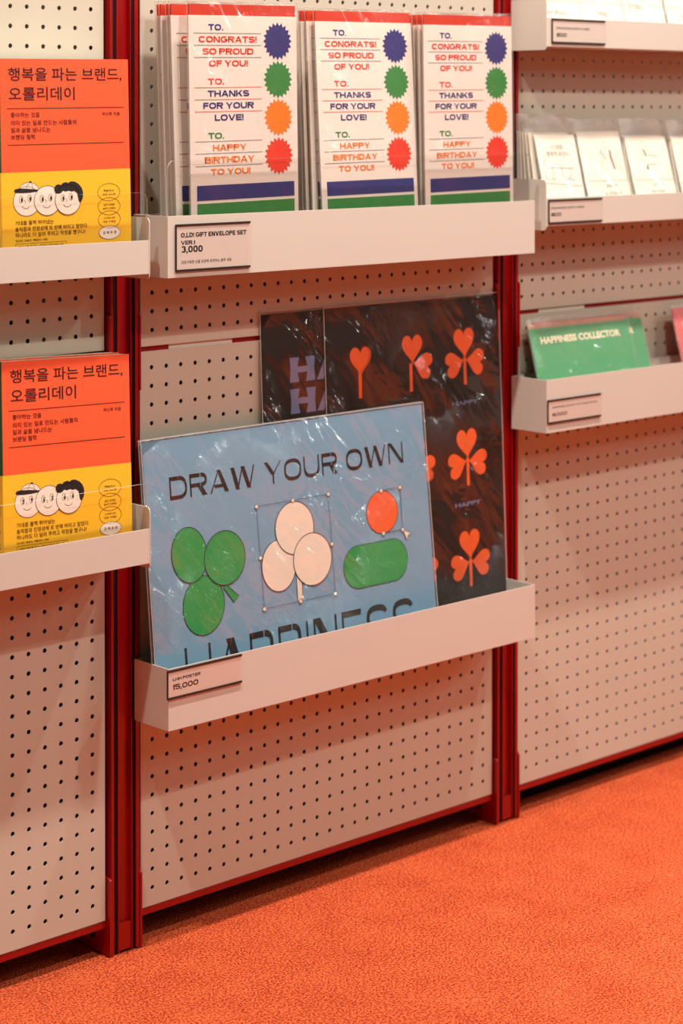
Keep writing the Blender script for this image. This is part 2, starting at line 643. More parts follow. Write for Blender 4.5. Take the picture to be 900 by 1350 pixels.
BAYS = {'left': -0.749, 'middle': 0.0, 'right': 0.7505}
for side, x in BAYS.items():
    dx = -0.008 if side == 'right' else (0.001 if side == 'middle' else 0)
    pegboard('pegboard_panel', x - 0.0195, x + 0.670, x, -0.0240, 0.7215, 0, 27, 29,
             {'left': 'grey perforated panel under the lower books, in the left bay',
              'middle': 'grey perforated panel behind the posters, in the middle bay',
              'right': 'grey perforated panel under the green cards, in the right bay'}[side])
    hx = x + dx - (0.004 if side == 'right' else 0)
    pegboard('pegboard_panel', x - 0.0195 + dx, x + 0.670 + dx, hx, 0.729, 1.4745, 0.75, 27, 29,
             {'left': 'upper grey perforated panel behind the top book, in the left bay',
              'middle': 'upper grey perforated panel behind the envelopes, in the middle bay',
              'right': 'upper grey perforated panel behind the small white cards, in the right bay'}[side])
    # red frame bars behind the panels
    o = empty('frame_crossbar', (x, 0.0175, 0.71), {
        'left': 'red crossbar in the gap between the two panels of the left bay',
        'middle': 'red crossbar in the slit between the panels above the posters',
        'right': 'red crossbar in the slit between the panels above the green cards'}[side], 'crossbar', 'red frame bars of the shelving')
    box('bar', -0.022, 0.6725, -0.014, 0.006, 0.0, 0.032, RED, o, 0.001)
    box('bracket_plate', 0.031, 0.143, -0.0148, -0.0141, 0.004, 0.028, TRAYP, o, 0.0004, 'pale grey plate on the red bar')
    o = empty('base_rail', (x, 0, -0.035), {
        'left': 'red bottom rail under the perforated panel of the left bay',
        'middle': 'red bottom rail under the panel below the posters',
        'right': 'red bottom rail under the panel of the right bay'}[side], 'rail', 'red frame bars of the shelving')
    bm = bmesh.new()
    add_prism(bm, [(0.001, 0), (0.001, 0.0095), (0.0135, 0.0095), (0.0135, 0.022), (0.030, 0.022), (0.030, 0)], -0.0215, 0.6722, 'x')
    bm_obj('rail_profile', bm, RED, o, None, 0.0006, 1)
    for q in (0.04, 0.61):
        bm = bmesh.new()
        bmesh.ops.create_cone(bm, cap_ends=True, segments=12, radius1=0.004, radius2=0.0035, depth=0.003,
                              matrix=Matrix.Translation((q, 0.0155, -0.001)))
        bm_obj('screw_head', bm, DARK, o)
    o = box('kickboard', x - 0.0215, x + 0.6722, {'left': .125, 'middle': .075, 'right': .050}[side], {'left': .137, 'middle': .087, 'right': .062}[side], FLOOR, 0.0, KICK)
    tag(o, {'left': 'black kickboard in the shadow under the left bay',
            'middle': 'black kickboard in the shadow under the middle bay',
            'right': 'black kickboard in the shadow under the right bay'}[side], 'kickboard', 'black kickboards at the floor')


def post(cx, label):
    o = empty('frame_post', (cx, 0, FLOOR), label, 'post', 'red slotted posts of the shelving')
    zt = 1.46 - FLOOR
    f, w = -0.006, 0.023
    prof = [(-w, f), (-w + .0040, f), (-w + .0040, f + .014), (-w + .0108, f + .014), (-w + .0108, f), (-w + .0122, f),
            (-w + .0122, f + .0068), (w - .0130, f + .0068), (w - .0130, f), (w - .0118, f), (w - .0118, f + .014), (w - .0056, f + .014),
            (w - .0056, f), (w, f), (w, f + .048), (-w, f + .048)]
    bm = bmesh.new()
    add_prism(bm, prof, 0.002, zt, 'z')
    bm_obj('slotted_profile', bm, RED, o)
    bm = bmesh.new()
    for a, b_ in ((-w + .0041, .0066), (w - .0117, .0060)):
        add_box(bm, a, a + b_, f + .0022, f + .0138, 0.003, zt - 0.001)
    bm_obj('slot_shade_fill', bm, DARK, o, 'black fill standing for the shade down the slot')  # black boxes stand in for the shade deep in the slots
    for s in (-1, 1):
        a = s * (w + 0.0003)
        bm = bmesh.new()
        poly = round_rect(-0.0075, 0.060, 0.0005, 0.105, (0.002, 0.002, 0.002, 0.006), 4)
        add_prism(bm, poly, min(a, a + s * .0036), max(a, a + s * .0036), 'x')
        bm_obj('foot_plate', bm, RED, o, None, 0.0004, 1)
        bm = bmesh.new()
        poly = round_rect(-0.0075, 0.010, 0.745, 0.848, (0.001, 0.001, 0.001, 0.004), 3)
        add_prism(bm, poly, min(a, a + s * .0030), max(a, a + s * .0030), 'x')
        bm_obj('side_bracket', bm, RED, o, None, 0.0003, 1)
        bm = bmesh.new()
        bmesh.ops.create_cone(bm, cap_ends=True, segments=14, radius1=0.0045, radius2=0.0045, depth=0.002,
                              matrix=Matrix.Translation((a + s * .0042, 0.030, 0.022)) @ Matrix.Rotation(R(90), 4, 'Y'))
        bm_obj('bolt_head', bm, DARK, o)
    box('channel_plug', -w + .0125, w - .0134, f + .001, f + .0062, 0.004, 0.040, RED, o, 0.0008)
    box('levelling_foot', -0.012, 0.012, 0.0, 0.030, 0.0, 0.0035, DARK, o, 0.001)
    return o


post(-0.0495, 'red slotted post standing between the left bay and the middle bay')
post(0.7005, 'red slotted post standing between the middle bay and the right bay')


# ------------------------------------------------------------------ trays
def tray(x0, x1, z0, z1, kind, label, zend=None):
    """folded sheet tray hooked to the panel; z0..z1 = front lip; kind 'plate' has taller end plates"""
    o = empty('display_tray', (x0, 0, z0), label, 'tray', 'grey display trays on the wall')
    W, H = x1 - x0, z1 - z0
    yb, yf, t = -0.0075, -0.080, 0.0014
    bk = max(H, 0.06)
    bm = bmesh.new()
    e = t if kind == 'plate' else 0
    prof = [(yf, 0), (yb, 0), (yb, bk), (yb - t, bk), (yb - t, t), (yf + t, t), (yf + t, H), (yf, H)]
    add_prism(bm, prof, e, W - e, 'x')
    bm_obj('tray_body', bm, TRAYP, o, None, 0.0004, 2)
    for s in (0, 1):
        bm = bmesh.new()
        if kind == 'plate':
            a, b = zend
            poly = round_rect(yf - 0.0004, yb, a - z0, b - z0, (0.005, 0.002, 0.002, 0.007), 6)
            xa = 0 if s == 0 else W - t
            add_prism(bm, poly, xa, xa + t, 'x')
        else:
            xa = 0.0002 if s == 0 else W - t - 0.0002
            add_box(bm, xa, xa + t, yf + t * .5, yb - t * .5, 0.0004, H)
        bm_obj('end_plate', bm, TRAYP, o, None, 0.0004, 2)
    for q in (0.05, W - 0.05):
        box('panel_hook', q - 0.006, q + 0.006, yb, -0.0006, bk * 0.45, bk * 0.8, TRAYP, o, 0.0006)
    return o


T = {}
T['LU'] = tray(-0.781, -0.065, 0.8330, 0.8765, 'plate', 'grey tray holding the upper book, in the left bay', (0.8262, 0.9055))
T['LL'] = tray(-0.781, -0.0648, 0.4592, 0.5042, 'plate', 'grey tray holding the lower books, in the left bay', (0.4525, 0.5316))
T['MU'] = tray(-0.0358, 0.6785, 0.8255, 0.9062, 'box', 'grey tray holding the gift envelopes, in the middle bay')
T['ML'] = tray(-0.0358, 0.6806, 0.2345, 0.3160, 'box', 'grey tray holding the posters, in the middle bay')
T['RT'] = tray(0.7045, 1.4205, 1.1425, 1.1872, 'plate', 'topmost grey tray of small cards at the upper right', (1.1372, 1.2165))
T['RM'] = tray(0.7040, 1.4205, 0.8655, 0.9090, 'plate', 'grey tray with the row of drawn cards, second from the top at right', (0.8590, 0.9375))
T['RL'] = tray(0.7065, 1.4225, 0.5455, 0.6280, 'box', 'grey tray holding the green cards, lowest in the right bay')


def price_tag(x, z0, z1, w, lines, label):
    o = empty('price_tag', (x, -0.0803, z0), label, 'price tag', 'price tags stuck on the trays')
    H = z1 - z0
    box('card', 0.0, w, -0.0012, 0, 0.0, H, CARD, o, 0.0002)
    box('holder_rail', -0.0012, w + .0006, -0.0024, 0, H - 0.0016, H + 0.0012, RAIL, o, 0.0003, 'dark rail along the top of the card')
    box('holder_rail', -0.0012, w + .0006, -0.0024, 0, -0.0012, 0.0016, RAIL, o, 0.0003, 'dark rail along the foot of the card')
    box('holder_edge', -0.0016, 0.0002, -0.0020, 0, 0.0, H, RAIL, o, 0.0003)
    a = Art(0.00135)
    for (t, u0, u1, v0, v1, b) in lines:
        if b >= .03: a.wide(t, u0 / 1000, u1 / 1000, v0 / 1000, v1 / 1000, .27, .22, .30, .30, .10)
        else: a.text(t, u0 / 1000, u1 / 1000, v0 / 1000, v1 / 1000, b)
    a.make('lettering', mat('tag_ink', (44, 34, 34), 0.5), o)
    box('clear_cover', 0.0004, w - .0003, -0.0021, -0.0017, 0.0018, H - 0.0018, ACRYL, o)
    return o


price_tag(-0.0225, 0.8345, 0.8940, 0.1255, [
    ('O,LD! GIFT ENVELOPE SET', 7.5, 119.5, 43.3, 49.3, .03), ('VER.1', 7.5, 31.0, 33.8, 39.0, .03),
    ('3,000', 8, 44.0, 23.5, 32.0, .045), ('감정가득한 선물 포장에 추천하는 봉투 세트', 8, 93.5, 8.6, 13.0, .005)],
    'price tag reading 3,000 on the envelope tray')
price_tag(-0.0375, 0.2775, 0.3135, 0.1250, [
    ('LHH POSTER', 8, 54.5, 22.2, 26.2, .03), ('15,000', 8, 50.5, 10.5, 17.5, .05)],
    'price tag reading 15,000 on the poster tray')
price_tag(0.7175, 1.1487, 1.1845, 0.1250, [
    ('DRAWING INFO CARD', 9, 88, 20.7, 24.3, .01), ('800', 9.5, 33, 9.0, 15.0, .045)],
    'price tag reading 800 on the topmost right tray')
price_tag(0.7105, 0.8700, 0.9052, 0.1255, [
    ('DRAWING INFO CARD', 4, 82, 21.5, 25.0, .01), ('800', 4.5, 28, 10.5, 16.0, .045)],
    'price tag reading 800 under the drawn cards')
price_tag(0.7090, 0.5610, 0.5958, 0.1250, [
    ('HAPPINESS COLLECTOR TICKET BOOK', 9, 117, 22.3, 24.9, .01), ('8,000', 9.5, 44, 10, 14.8, .045)],
    'price tag reading 8,000 on the tray of green cards')


def guard(x0, x1, z0, z1, y, label, r=0.011):
    """clear acrylic sheet standing just behind the tray's lip"""
    o = empty('acrylic_guard', (x0, y, z0), label, 'guard', 'clear acrylic guards in the trays')
    poly = round_rect(0, x1 - x0, 0, z1 - z0, (0, 0, r, r), 6)
    bm = bmesh.new()
    add_prism(bm, poly, -0.0009, 0.0009, 'y')
    bmesh.ops.recalc_face_normals(bm, faces=bm.faces[:])
    me = bpy.data.meshes.new('clear_sheet')
    bm.to_mesh(me); bm.free()
    ob = link('clear_sheet', me, [ACRYL, ACE], o)
    for p in me.polygons:
        if abs(p.normal.y) < 0.5: p.material_index = 1
    return o


ACE = film('acrylic_polished_edge', 0.0, (0.92, 0.9, 0.88), 0.2, 1.5, 1.0, 0.45)
guard(-0.0340, 0.6690, 0.8272, 0.9785, -0.0775, 'clear acrylic sheet standing before the gift envelopes')
guard(-0.7790, -0.0672, 0.8346, 0.9380, -0.0772, 'clear acrylic sheet standing before the upper book')
guard(-0.7790, -0.0676, 0.4608, 0.5625, -0.0772, 'clear acrylic sheet standing before the lower books')


# ------------------------------------------------------------------ books
def ring(a, cu, cv, ru, rv, w=0.0006):
    a.stroke(ell_pts(cu, cv, ru, rv, 0, 40), w, True)


def book(label):
    o = empty('paperback_book', (0, 0, 0), label, 'book', 'orange paperbacks in the left bay')
    W, H, D = 0.197, 0.272, 0.0215
    obi = 0.132
    box('page_block', 0.0015, W - 0.0012, 0.0008, D - 0.0008, 0.0008, H - 0.0003, CREAM, o)
    box('front_cover', 0.0004, W, 0, 0.0007, 0, H, ORANGE, o)
    box('back_cover', 0.0004, W, D - 0.0007, D, 0, H, GREEN, o)
    box('spine', 0, 0.0010, 0, D, 0, H, GREEN, o)
    band = empty_part = None
    bm = bmesh.new()
    add_box(bm, -0.0003, W + 0.0002, -0.0003, 0.0, 0.0005, obi)
    add_box(bm, -0.0005, -0.0001, -0.0003, D + .0003, 0.0005, obi)
    band = bm_obj('paper_band', bm, YELLOW, o, 'yellow paper band round the lower half')
    a = Art(0.0003)
    a.text('행복을 파는 브랜드,', .0130, .1862, .2440, .2612, .010)
    a.text('오롤리데이', .0134, .1124, .2205, .2372, .010)
    a.rect(.0100, .2104, .1883, .2112)
    a.rect(.0100, .1656, .1880, .1664)
    for t, u1, v in (('좋아하는 것을', 58.7, 202.8), ('의미 있는 일로 만드는 사람들의', 114, 193.0), ('일과 삶을 넘나드는', 74.5, 184.2), ('브랜딩 철학', 51.5, 175.5)):
        a.text(t, .0156, u1 / 1000, (v - 3.2) / 1000, (v + 3.2) / 1000, .012)
    a.text('박신후 지음', .1550, .1826, .2002, .2050, .012)
    a.make('cover_lettering', mat('cover_ink', (60, 14, 14), 0.5), o)
    # printed on the band
    a = Art(0.0006)
    for t, u1, v in (('기대를 훌쩍 뛰어넘는', 76.5, 69.8), ('솔직함과 진정성에 또 반해 버리고 말았다.', 128.7, 62.2), ('하나라도 더 알려 주려고 작정을 했구나!', 124.7, 54.8)):
        a.text(t, .0189, u1 / 1000, (v - 2.9) / 1000, (v + 2.9) / 1000, .008)
    a.text('김소영 | 방송인, 책발전소 대표', .0190, .0668, .0462, .0494, .012)
    a.rect(.0188, .0440, .0952, .0444).rect(.0188, .036, .0192, .0442).rect(.0948, .036, .0952, .0442)
    a.text('나다운 브랜드를 만드는 사람들의 생생한 성장 노하우', .0225, .0915, .0385, .0420, .01)
    for cv, t1, t2 in ((103, '책발전소', '대표 김소영'), (85, '밑미 마케팅', '실무 디렉터'), (68.2, '뉴그라운드 빈집', '대표 이혜민')):
        ring(a, .1625, cv / 1000, .0175, .0110, .0005)
        a.text(t1, .1540, .1710, (cv + 0.6) / 1000, (cv + 3.2) / 1000, .01)
        a.text(t2, .1525, .1725, (cv - 4.0) / 1000, (cv - 1.4) / 1000, .01)
    a.make('band_lettering', mat('band_ink', (70, 36, 8), 0.5), band)
    pts = []
    for i in range(96):
        t = 2 * math.pi * i / 96
        k = 1 + 0.05 * abs(math.sin(t * 12))
        pts.append((.1625 + .0162 * k * math.cos(t), .0515 + .0082 * k * math.sin(t)))
    Art(0.0006).poly(pts).make('badge', SKIN, band, 'cream scalloped badge')
    a = Art(0.0009)
    a.stroke(pts, .0004, True)
    a.text('강 력 추 천', .1520, .1730, .0496, .0534, .008)
    a.make('badge_lettering', mat('band_ink', (70, 36, 8), 0.5), band)
    # three smiling round faces
    heads = [(36.6, 96.3, 19.8, 18.3), (67.4, 96.0, 19.8, 18.5), (98.6, 95.8, 19.6, 18.8)]
    off = 0.00045
    for k, (cu, cv, ru, rv) in enumerate(heads):
        fa = Art(off)
        fa.ell(cu / 1000, cv / 1000, ru / 1000, rv / 1000)
        if k == 0:
            crown = [(20, 110)] + [(40.5 + 15 * math.cos(R(t)), 107.5 + 12.5 * math.sin(R(t))) for t in range(170, -5, -10)]
            fa2 = Art(off + 0.00006); fa2.poly(mm([(24.5, 107)] + [(40 + 15.5 * math.cos(R(t)), 107.5 + 12 * math.sin(R(t))) for t in range(170, -1, -10)] + [(55.5, 107)]))
            fa2.make('cap_crown', SKIN, band)
        fa.make('printed_face', SKIN, band)
        ia = Art(off + 0.00012)
        ring(ia, cu / 1000, cv / 1000, ru / 1000, rv / 1000, .0006)
        ex = [(-8.2, 2.5), (4.4, 3.4)]
        for (dx, dy) in ex:
            eu, ev = (cu + dx) / 1000, (cv + dy) / 1000
            ring(ia, eu, ev, .0027, .0043, .0005)
            ia.ell(eu + .0009, ev - .0006, .0013, .0028, 0, 20)
        ia.stroke(mm([(cu - 3.6, cv + 1.8), (cu - 1.8, cv - 0.4), (cu - 1.6, cv - 2.0), (cu - 3.2, cv - 2.6)]), .0005)
        ia.stroke(mm([(cu - 1.2 + 6.0 * math.cos(R(t)), cv - 4.6 + 4.4 * math.sin(R(t))) for t in range(195, 350, 12)]), .0006)
        for (dx, dy) in ((-14.5, -3), (-12.8, -4.6), (-15.2, -5.6), (11, -1.0), (13, -2.6), (11.4, -3.6)):
            ia.ell((cu + dx) / 1000, (cv + dy) / 1000, .0003, .0003, 0, 8)
        if k == 0:
            ia.stroke(mm([(40 + 15.5 * math.cos(R(t)), 107.5 + 12 * math.sin(R(t))) for t in range(180, -1, -10)]), .0006)
            ia.poly(mm([(18, 109.5), (20, 111.8), (26, 112.4), (38, 111.8), (50, 110.4), (55.5, 109.8), (53, 107.6), (42, 106.6), (30, 106.4), (20.5, 107.0)]))
            ia.stroke(mm([(36, 111), (38, 116), (42.5, 119.8), (45.5, 116), (46, 110.5)]), .0006)
            ia.ell(.0426, .1199, .0017, .0011, 0, 14)
        if k == 2:
            hair = [(77.8, 108.5), (78.2, 112), (81, 115), (85, 115.6), (88, 114.4), (91, 117), (96, 118), (99, 116.6), (103, 118.6), (109, 118.2),
                    (115, 115.2), (119.6, 110.5), (121.8, 105), (121.6, 98), (119, 93), (116.4, 91), (114.6, 94), (113.6, 99), (112.4, 103.5), (108, 106.4),
                    (104, 105.6), (100, 107), (95, 106), (91, 107.2), (88, 104.6), (84, 103.6), (80, 104.8)]
            ia.poly(mm(hair))
        ia.make('printed_face_lines', INK, band)
        off += 0.00022
    # spine lettering
    sp = Art(0)
    sp.text('오롤리데이', 0, .095, -.0052, .0052, .004)
    v = [(-0.0009, D / 2 + z, .118 - x) for (x, y, z) in sp.v]
    pydata('spine_lettering', v, [f[::-1] for f in sp.f], mat('band_ink', (70, 36, 8), 0.5), band)
    return o


proto = book('orange and yellow paperback on the upper left tray, front one of its stack')
proto.location = (-0.2799, -0.065, 0.8346)
proto.rotation_euler = tilt(0.68, 0.68)
b = copy_tree(proto)
b.location = (-0.2790, -0.0402, 0.8346); b.rotation_euler = tilt(0.68, 0.4)
b['label'] = 'paperback behind the front book on the upper left tray'
b = copy_tree(proto)
b.location = (-0.2795, -0.0652, 0.4622); b.rotation_euler = tilt(3.74, -1.64)
b['label'] = 'orange and yellow paperback on the lower left tray, front one of its stack'
b = copy_tree(proto)
b.location = (-0.2790, -0.0432, 0.4622); b.rotation_euler = tilt(3.74, -1.55)
b['label'] = 'paperback behind the front book on the lower left tray'

# ------------------------------------------------------------------ gift envelopes
NAVY = mat('print_navy', (52, 52, 122), 0.5)
REDP = mat('print_red', (236, 66, 42), 0.5)
GRNP = mat('print_green', (58, 136, 62), 0.5)
ORGP = mat('print_orange', (255, 132, 36), 0.5)
ENV = mat('envelope_paper', (246, 232, 220), 0.6, 0.3)


def envelope():
    o = empty('gift_envelope', (0, 0, 0), '', 'envelope', 'gift envelopes on the upper middle tray')
    W, H, t = 0.190, 0.3415, 0.0018
    box('paper_body', 0, W, 0, t, 0, H, ENV, o, 0.0003)
    box('red_flap', 0.0015, W - 0.0015, 0.0006, t + .0006, H - 0.01, H + 0.0150, RED_F, o, 0.0003, 'red flap showing above the white paper')
    P = {NAVY: Art(.0003), REDP: Art(.0003), GRNP: Art(.0003), ORGP: Art(.0003)}
    for m, t_, u0, u1, cv in ((NAVY, 'TO.', 33.6, 59, 326), (REDP, 'CONGRATS!', 16.8, 117.5, 310), (REDP, 'SO PROUD', 23, 111.5, 294), (REDP, 'OF YOU!', 33.6, 101.3, 278),
                              (REDP, 'TO.', 32, 59, 254), (NAVY, 'THANKS', 31, 103, 238), (NAVY, 'FOR YOUR', 23, 111, 222), (NAVY, 'LOVE!', 42.5, 92.5, 206),
                              (GRNP, 'TO.', 31, 58, 182), (ORGP, 'HAPPY', 38.6, 97, 166), (ORGP, 'BIRTHDAY', 24.5, 111, 150), (ORGP, 'TO YOU!', 34.5, 103.5, 134)):
        P[m].wide(t_, u0 / 1000, u1 / 1000, (cv - 4.1) / 1000, (cv + 4.1) / 1000, .29, .23, .31, .31, .13)
    for m, nm in ((NAVY, 'navy lettering'), (REDP, 'red lettering'), (GRNP, 'green lettering'), (ORGP, 'orange lettering')):
        P[m].make('lettering', m, o, nm)
    a = Art(.0003); b_ = Art(.0003)
    for v in (318, 302, 286, 174.5, 158.5, 142):
        a.rect(.0084, (v - .35) / 1000, .1255, (v + .35) / 1000)
    for v in (246, 230, 214):
        b_.rect(.0084, (v - .35) / 1000, .1255, (v + .35) / 1000)
    a.make('ruled_lines', mat('rule_grey', (120, 112, 122), .6), o)
    b_.make('ruled_lines', REDP, o, 'red ruled lines')
    for m, v, nm in ((NAVY, 308, 'navy starburst'), (GRNP, 256, 'green starburst'), (ORGP, 204.5, 'orange starburst'), (REDS, 152, 'red starburst')):
        Art(.0003).poly(star_pts(.155, v / 1000, .0258, .0210, 20)).make('starburst_seal', m, o, nm)
    Art(.0003).rect(.0105, .0965, .1825, .1165).make('foot_stripe', NAVY, o, 'navy stripe')
    Art(.0003).rect(.0105, .0720, .1825, .0925).make('foot_stripe', GRNP, o, 'green stripe')
    sleeve(o, W, H, .0010, .0030, .0030, .0190, .0004, FILM)
    return o


RED_F = mat('flap_red', (214, 62, 38), 0.45)
REDS = mat('seal_red', (240, 62, 42), 0.5)
env0 = envelope()
first = True
for stack, x0, y0, lean, roll, back in (
        ('leftmost', .0119, -.0710, -.07, 1.0, [(-.0130, .0125, 1.2, 1.1), (-.0135, .0215, 1.0, 1.0), (-.0165, .0300, 1.2, 1.0), (-.0170, .0400, 0.8, .95)]),
        ('middle', .2520, -.0680, 2.53, .75, [(-.0072, .0120, 2.2, .7), (-.0120, .0205, 1.9, .65), (-.0125, .0280, 1.3, .6)]),
        ('rightmost', .4513, -.0710, .25, .81, [(-.0010, .0085, .5, .78), (-.0015, .0165, .8, .78), (-.0020, .0245, .9, .78), (-.0020, .0330, 1.0, .75), (-.0030, .0415, .9, .75)])):
    e = env0 if first else copy_tree(env0)
    first = False
    e.location = (x0, y0, .8272)
    e.rotation_euler = tilt(lean, roll)
    e['label'] = f'white gift envelope at the front of the {stack} of the three stacks'
    for k, (dx, dy, l2, r2) in enumerate(back):
        e = copy_tree(env0)
        e.location = (x0 + dx, y0 + dy, .8272)
        e.rotation_euler = tilt(l2, r2)
        e['label'] = f'gift envelope {["second", "third", "fourth", "fifth", "sixth"][k]} from the front in the {stack} of the three stacks'

# ------------------------------------------------------------------ posters
BLUE = mat('poster_blue', (128, 168, 196), 0.55)
BLACK = mat('poster_black', (30, 16, 12), 0.5)
LEAF = mat('leaf_green', (44, 158, 84), 0.5)
PALE = mat('clover_cream', (248, 230, 212), 0.55)
ORC = mat('clover_orange', (252, 104, 48), 0.5)
LTB = mat('letter_blue', (120, 136, 180), 0.5)
LINE = mat('thin_line_ink', (44, 44, 52), 0.5)
BROWN = mat('lettering_black', (38, 24, 20), 0.5)


def blue_poster(label):
    o = empty('blue_poster', (0, 0, 0), label, 'poster', 'blue posters on the tray')
    W, H = .5260, .3698
    box('printed_sheet', 0, W, 0, .0012, 0, H, BLUE, o)
    a = Art(.0003)
    a.wide('DRAW YOUR OWN', .0416, .4797, .2890, .3195, .085, .17, .075, .22, .16, .11)
    a.wide('HAPPINESS', .0490, .4790, .0300, .0925, .06, .14, .055, .22, .16, .09)
    a.make('lettering', BROWN, o)

    def leaves(parts, m, name, label):
        fa = Art(.0004)
        oa = 0
        r = None
        for k, p in enumerate(parts):
            f_ = Art(.0004 + k * .0002)
            f_.poly(p)
            q = f_.make(name, m, o, label)
            Art(.0005 + k * .0002).stroke(p, .0012, True).make('outline', LINE, q)
    leaves([ell_pts(.0868, .1430, .0358, .0395, -10), mm([(122, 161), (127, 165), (148.2, 146), (139, 139)]), ell_pts(.0674, .2130, .0300, .0372, 8), ell_pts(.1280, .2005, .0360, .0365, 0)],
           LEAF, 'green_leaf', None)
    leaves([mm([(254.5, 155), (265, 155), (264.1, 120.8), (254.6, 121.2)]), ell_pts(.2240, .1755, .0312, .0355, 0), ell_pts(.2575, .2230, .0360, .0368, 6), ell_pts(.2870, .1755, .0362, .0365, 0)],
           PALE, 'cream_leaf', None)
    q = Art(.0004).poly(round_rect(.3455, .4740, .1205, .1815, (.0295,) * 4, 10)).make('green_pill', LEAF, o)
    Art(.0005).stroke(round_rect(.3455, .4740, .1205, .1815, (.0295,) * 4, 10), .0010, True).make('outline', LINE, q)
    q = Art(.0004).poly(ell_pts(.4292, .2225, .0316, .0308)).make('orange_disc', ORC, o)
    Art(.0005).stroke(ell_pts(.4292, .2225, .0316, .0308), .0010, True).make('outline', LINE, q)
    # selection frames with their handles
    a = Art(.0011)
    a.stroke(mm([(190, 261.7), (325, 261.7), (325.8, 121), (192, 121)]), .0008, True)
    a.stroke(mm([(429.2, 253.6), (467.9, 253.6), (467.4, 192)]), .0008)
    a.stroke(mm([(467.4, 192), (428, 191.9)]), .0008)
    a.make('selection_frame', LINE, o)
    hd = [(190, 261.7), (257, 261.7), (325, 261.7), (325.4, 191.3), (325.8, 121), (259.2, 121), (192, 121), (191, 191.3), (429.2, 253.6), (467.9, 253.6), (467.4, 192), (428, 191.9)]
    a = Art(.0013); b_ = Art(.0014)
    for (u, v) in hd:
        a.ell(u / 1000, v / 1000, .0032, .0030, 0, 16)
        b_.stroke(ell_pts(u / 1000, v / 1000, .0032, .0030, 0, 16), .0006, True)
    cur = mm([(468.5, 190.5), (484.5, 184.5), (477.5, 182.5), (474.2, 176.5)])
    a.poly(cur)
    b_.stroke(cur, .0006, True)
    a.make('frame_handle', PALE, o)
    b_.make('outline', LINE, o)
    sleeve(o, W, H, .0018, .0020, .0040, .0032, .0004, FILMB, .0010)
    return o


bp0 = blue_poster('blue DRAW YOUR OWN poster at the front of the poster tray')
bp0.location = (-0.0318, -0.0570, 0.2362)
bp0.rotation_euler = tilt(5.78, .13)
b = copy_tree(bp0)
b.location = (-0.0328, -0.0514, 0.2362)
b.rotation_euler = tilt(5.42, .16)
b['label'] = 'blue poster behind the front blue one, showing only its left edge'


def heart(cu, cv, s, rot):
    """heart with its point at (cu,cv), lobes away from the point in direction rot (0 = up)"""
    pts = []
    for i in range(40):
        t = 2 * math.pi * i / 40
        x = 16 * math.sin(t) ** 3
        y = 13 * math.cos(t) - 5 * math.cos(2 * t) - 2 * math.cos(3 * t) - math.cos(4 * t)
        x, y = x / 32 * s * .97, (y + 17) / 29 * s
        c, q = math.cos(R(rot)), math.sin(R(rot))
        pts.append((cu + x * c - y * q, cv + x * q + y * c))
    return pts


def black_clover(label):
    o = empty('black_poster', (0, 0, 0), label, 'poster', 'black posters on the tray')
    W, H = .3645, .5205
    box('printed_sheet', 0, W, 0, .0012, 0, H, BLACK, o)
    def clover(cu, cv, n):
        """n leaves, joint at (cu,cv)"""
        A = []
        if n == 1: A = [heart(cu, cv, .044, 0)]
        if n == 2: A = [heart(cu + .002, cv + .001, .044, 0), heart(cu + .002, cv + .004, .041, -104)]
        if n == 3: A = [heart(cu, cv + .001, .046, 2), heart(cu - .001, cv - .001, .041, 103), heart(cu + .001, cv - .001, .041, -100)]
        return A
    rows = [430, 276, 122]
    for r_, cv in enumerate(rows):
        for c_, cu in enumerate((67, 172, 287)):
            n = c_ + 1
            st = Art(.0003)
            jt = (cv - 7) / 1000
            st.stroke(mm([(cu - (1.5 if n < 3 else 0), cv), (cu - 2 + (2 if n == 3 else 0), cv - 42)]), .0062)
            fa = Art(.0004)
            jv = cv / 1000 - (.011 if n == 1 else .003)
            for k, h in enumerate(clover(cu / 1000, jv, n)):
                fa.poly(h)
            q = fa.make('orange_clover', ORC, o, ['one leafed clover', 'two leafed clover', 'three leafed clover'][c_])
            st.v = [(x, y, z) for x, y, z in st.v]
            st.make('stem', ORC, q)
            if n < 3:
                sh = Art(.0006)
                for h in clover(cu / 1000, jv, n)[-1:]:
                    m_ = len(h)
                    sh.stroke([(p[0] - .0025, p[1] + .0005) for p in h[3:18]], .0008)
                sh.make('leaf_line', mat('clover_line', (120, 34, 10), .5), q)
    a = Art(.0003)
    for cv in (360.5, 206, 52):
        a.text('HAPPY', .2566, .3135, (cv - 3.2) / 1000, (cv + 3.2) / 1000, .02)
        a.text('MORE', .1500, .1955, (cv - 3.2) / 1000, (cv + 3.2) / 1000, .02)
        a.text('SMILE', .0450, .0930, (cv - 3.2) / 1000, (cv + 3.2) / 1000, .02)
    a.make('lettering', LTB, o)
    sleeve(o, W, H, .0012, .0035, .0035, .0045, .0004, FILMK, .0010)
    return o


o = black_clover('black poster with rows of orange clovers behind the blue poster')
o.location = (0.3126, -0.0256, 0.2362)
o.rotation_euler = tilt(2.30, .13)

o = empty('black_poster', (0.1933, -0.0213, 0.2362), 'black poster with pale blue HA lettering, leftmost of the dark ones', 'poster', 'black posters on the tray', tilt(2.05, .13))
box('printed_sheet', 0, .3645, 0, .0012, 0, .5215, BLACK, o)


def slab_h(a, u, v, w, h):
    t = w * .36
    a.poly([(u, v), (u + t * 1.05, v), (u + t * .85, v + h * .38), (u + w - t * .85, v + h * .38), (u + w - t * 1.05, v), (u + w, v), (u + w * .97, v + h / 2), (u + w, v + h),
            (u + w - t * 1.05, v + h), (u + w - t * .85, v + h * .62), (u + t * .85, v + h * .62), (u + t * 1.05, v + h), (u, v + h), (u + w * .03, v + h / 2)])


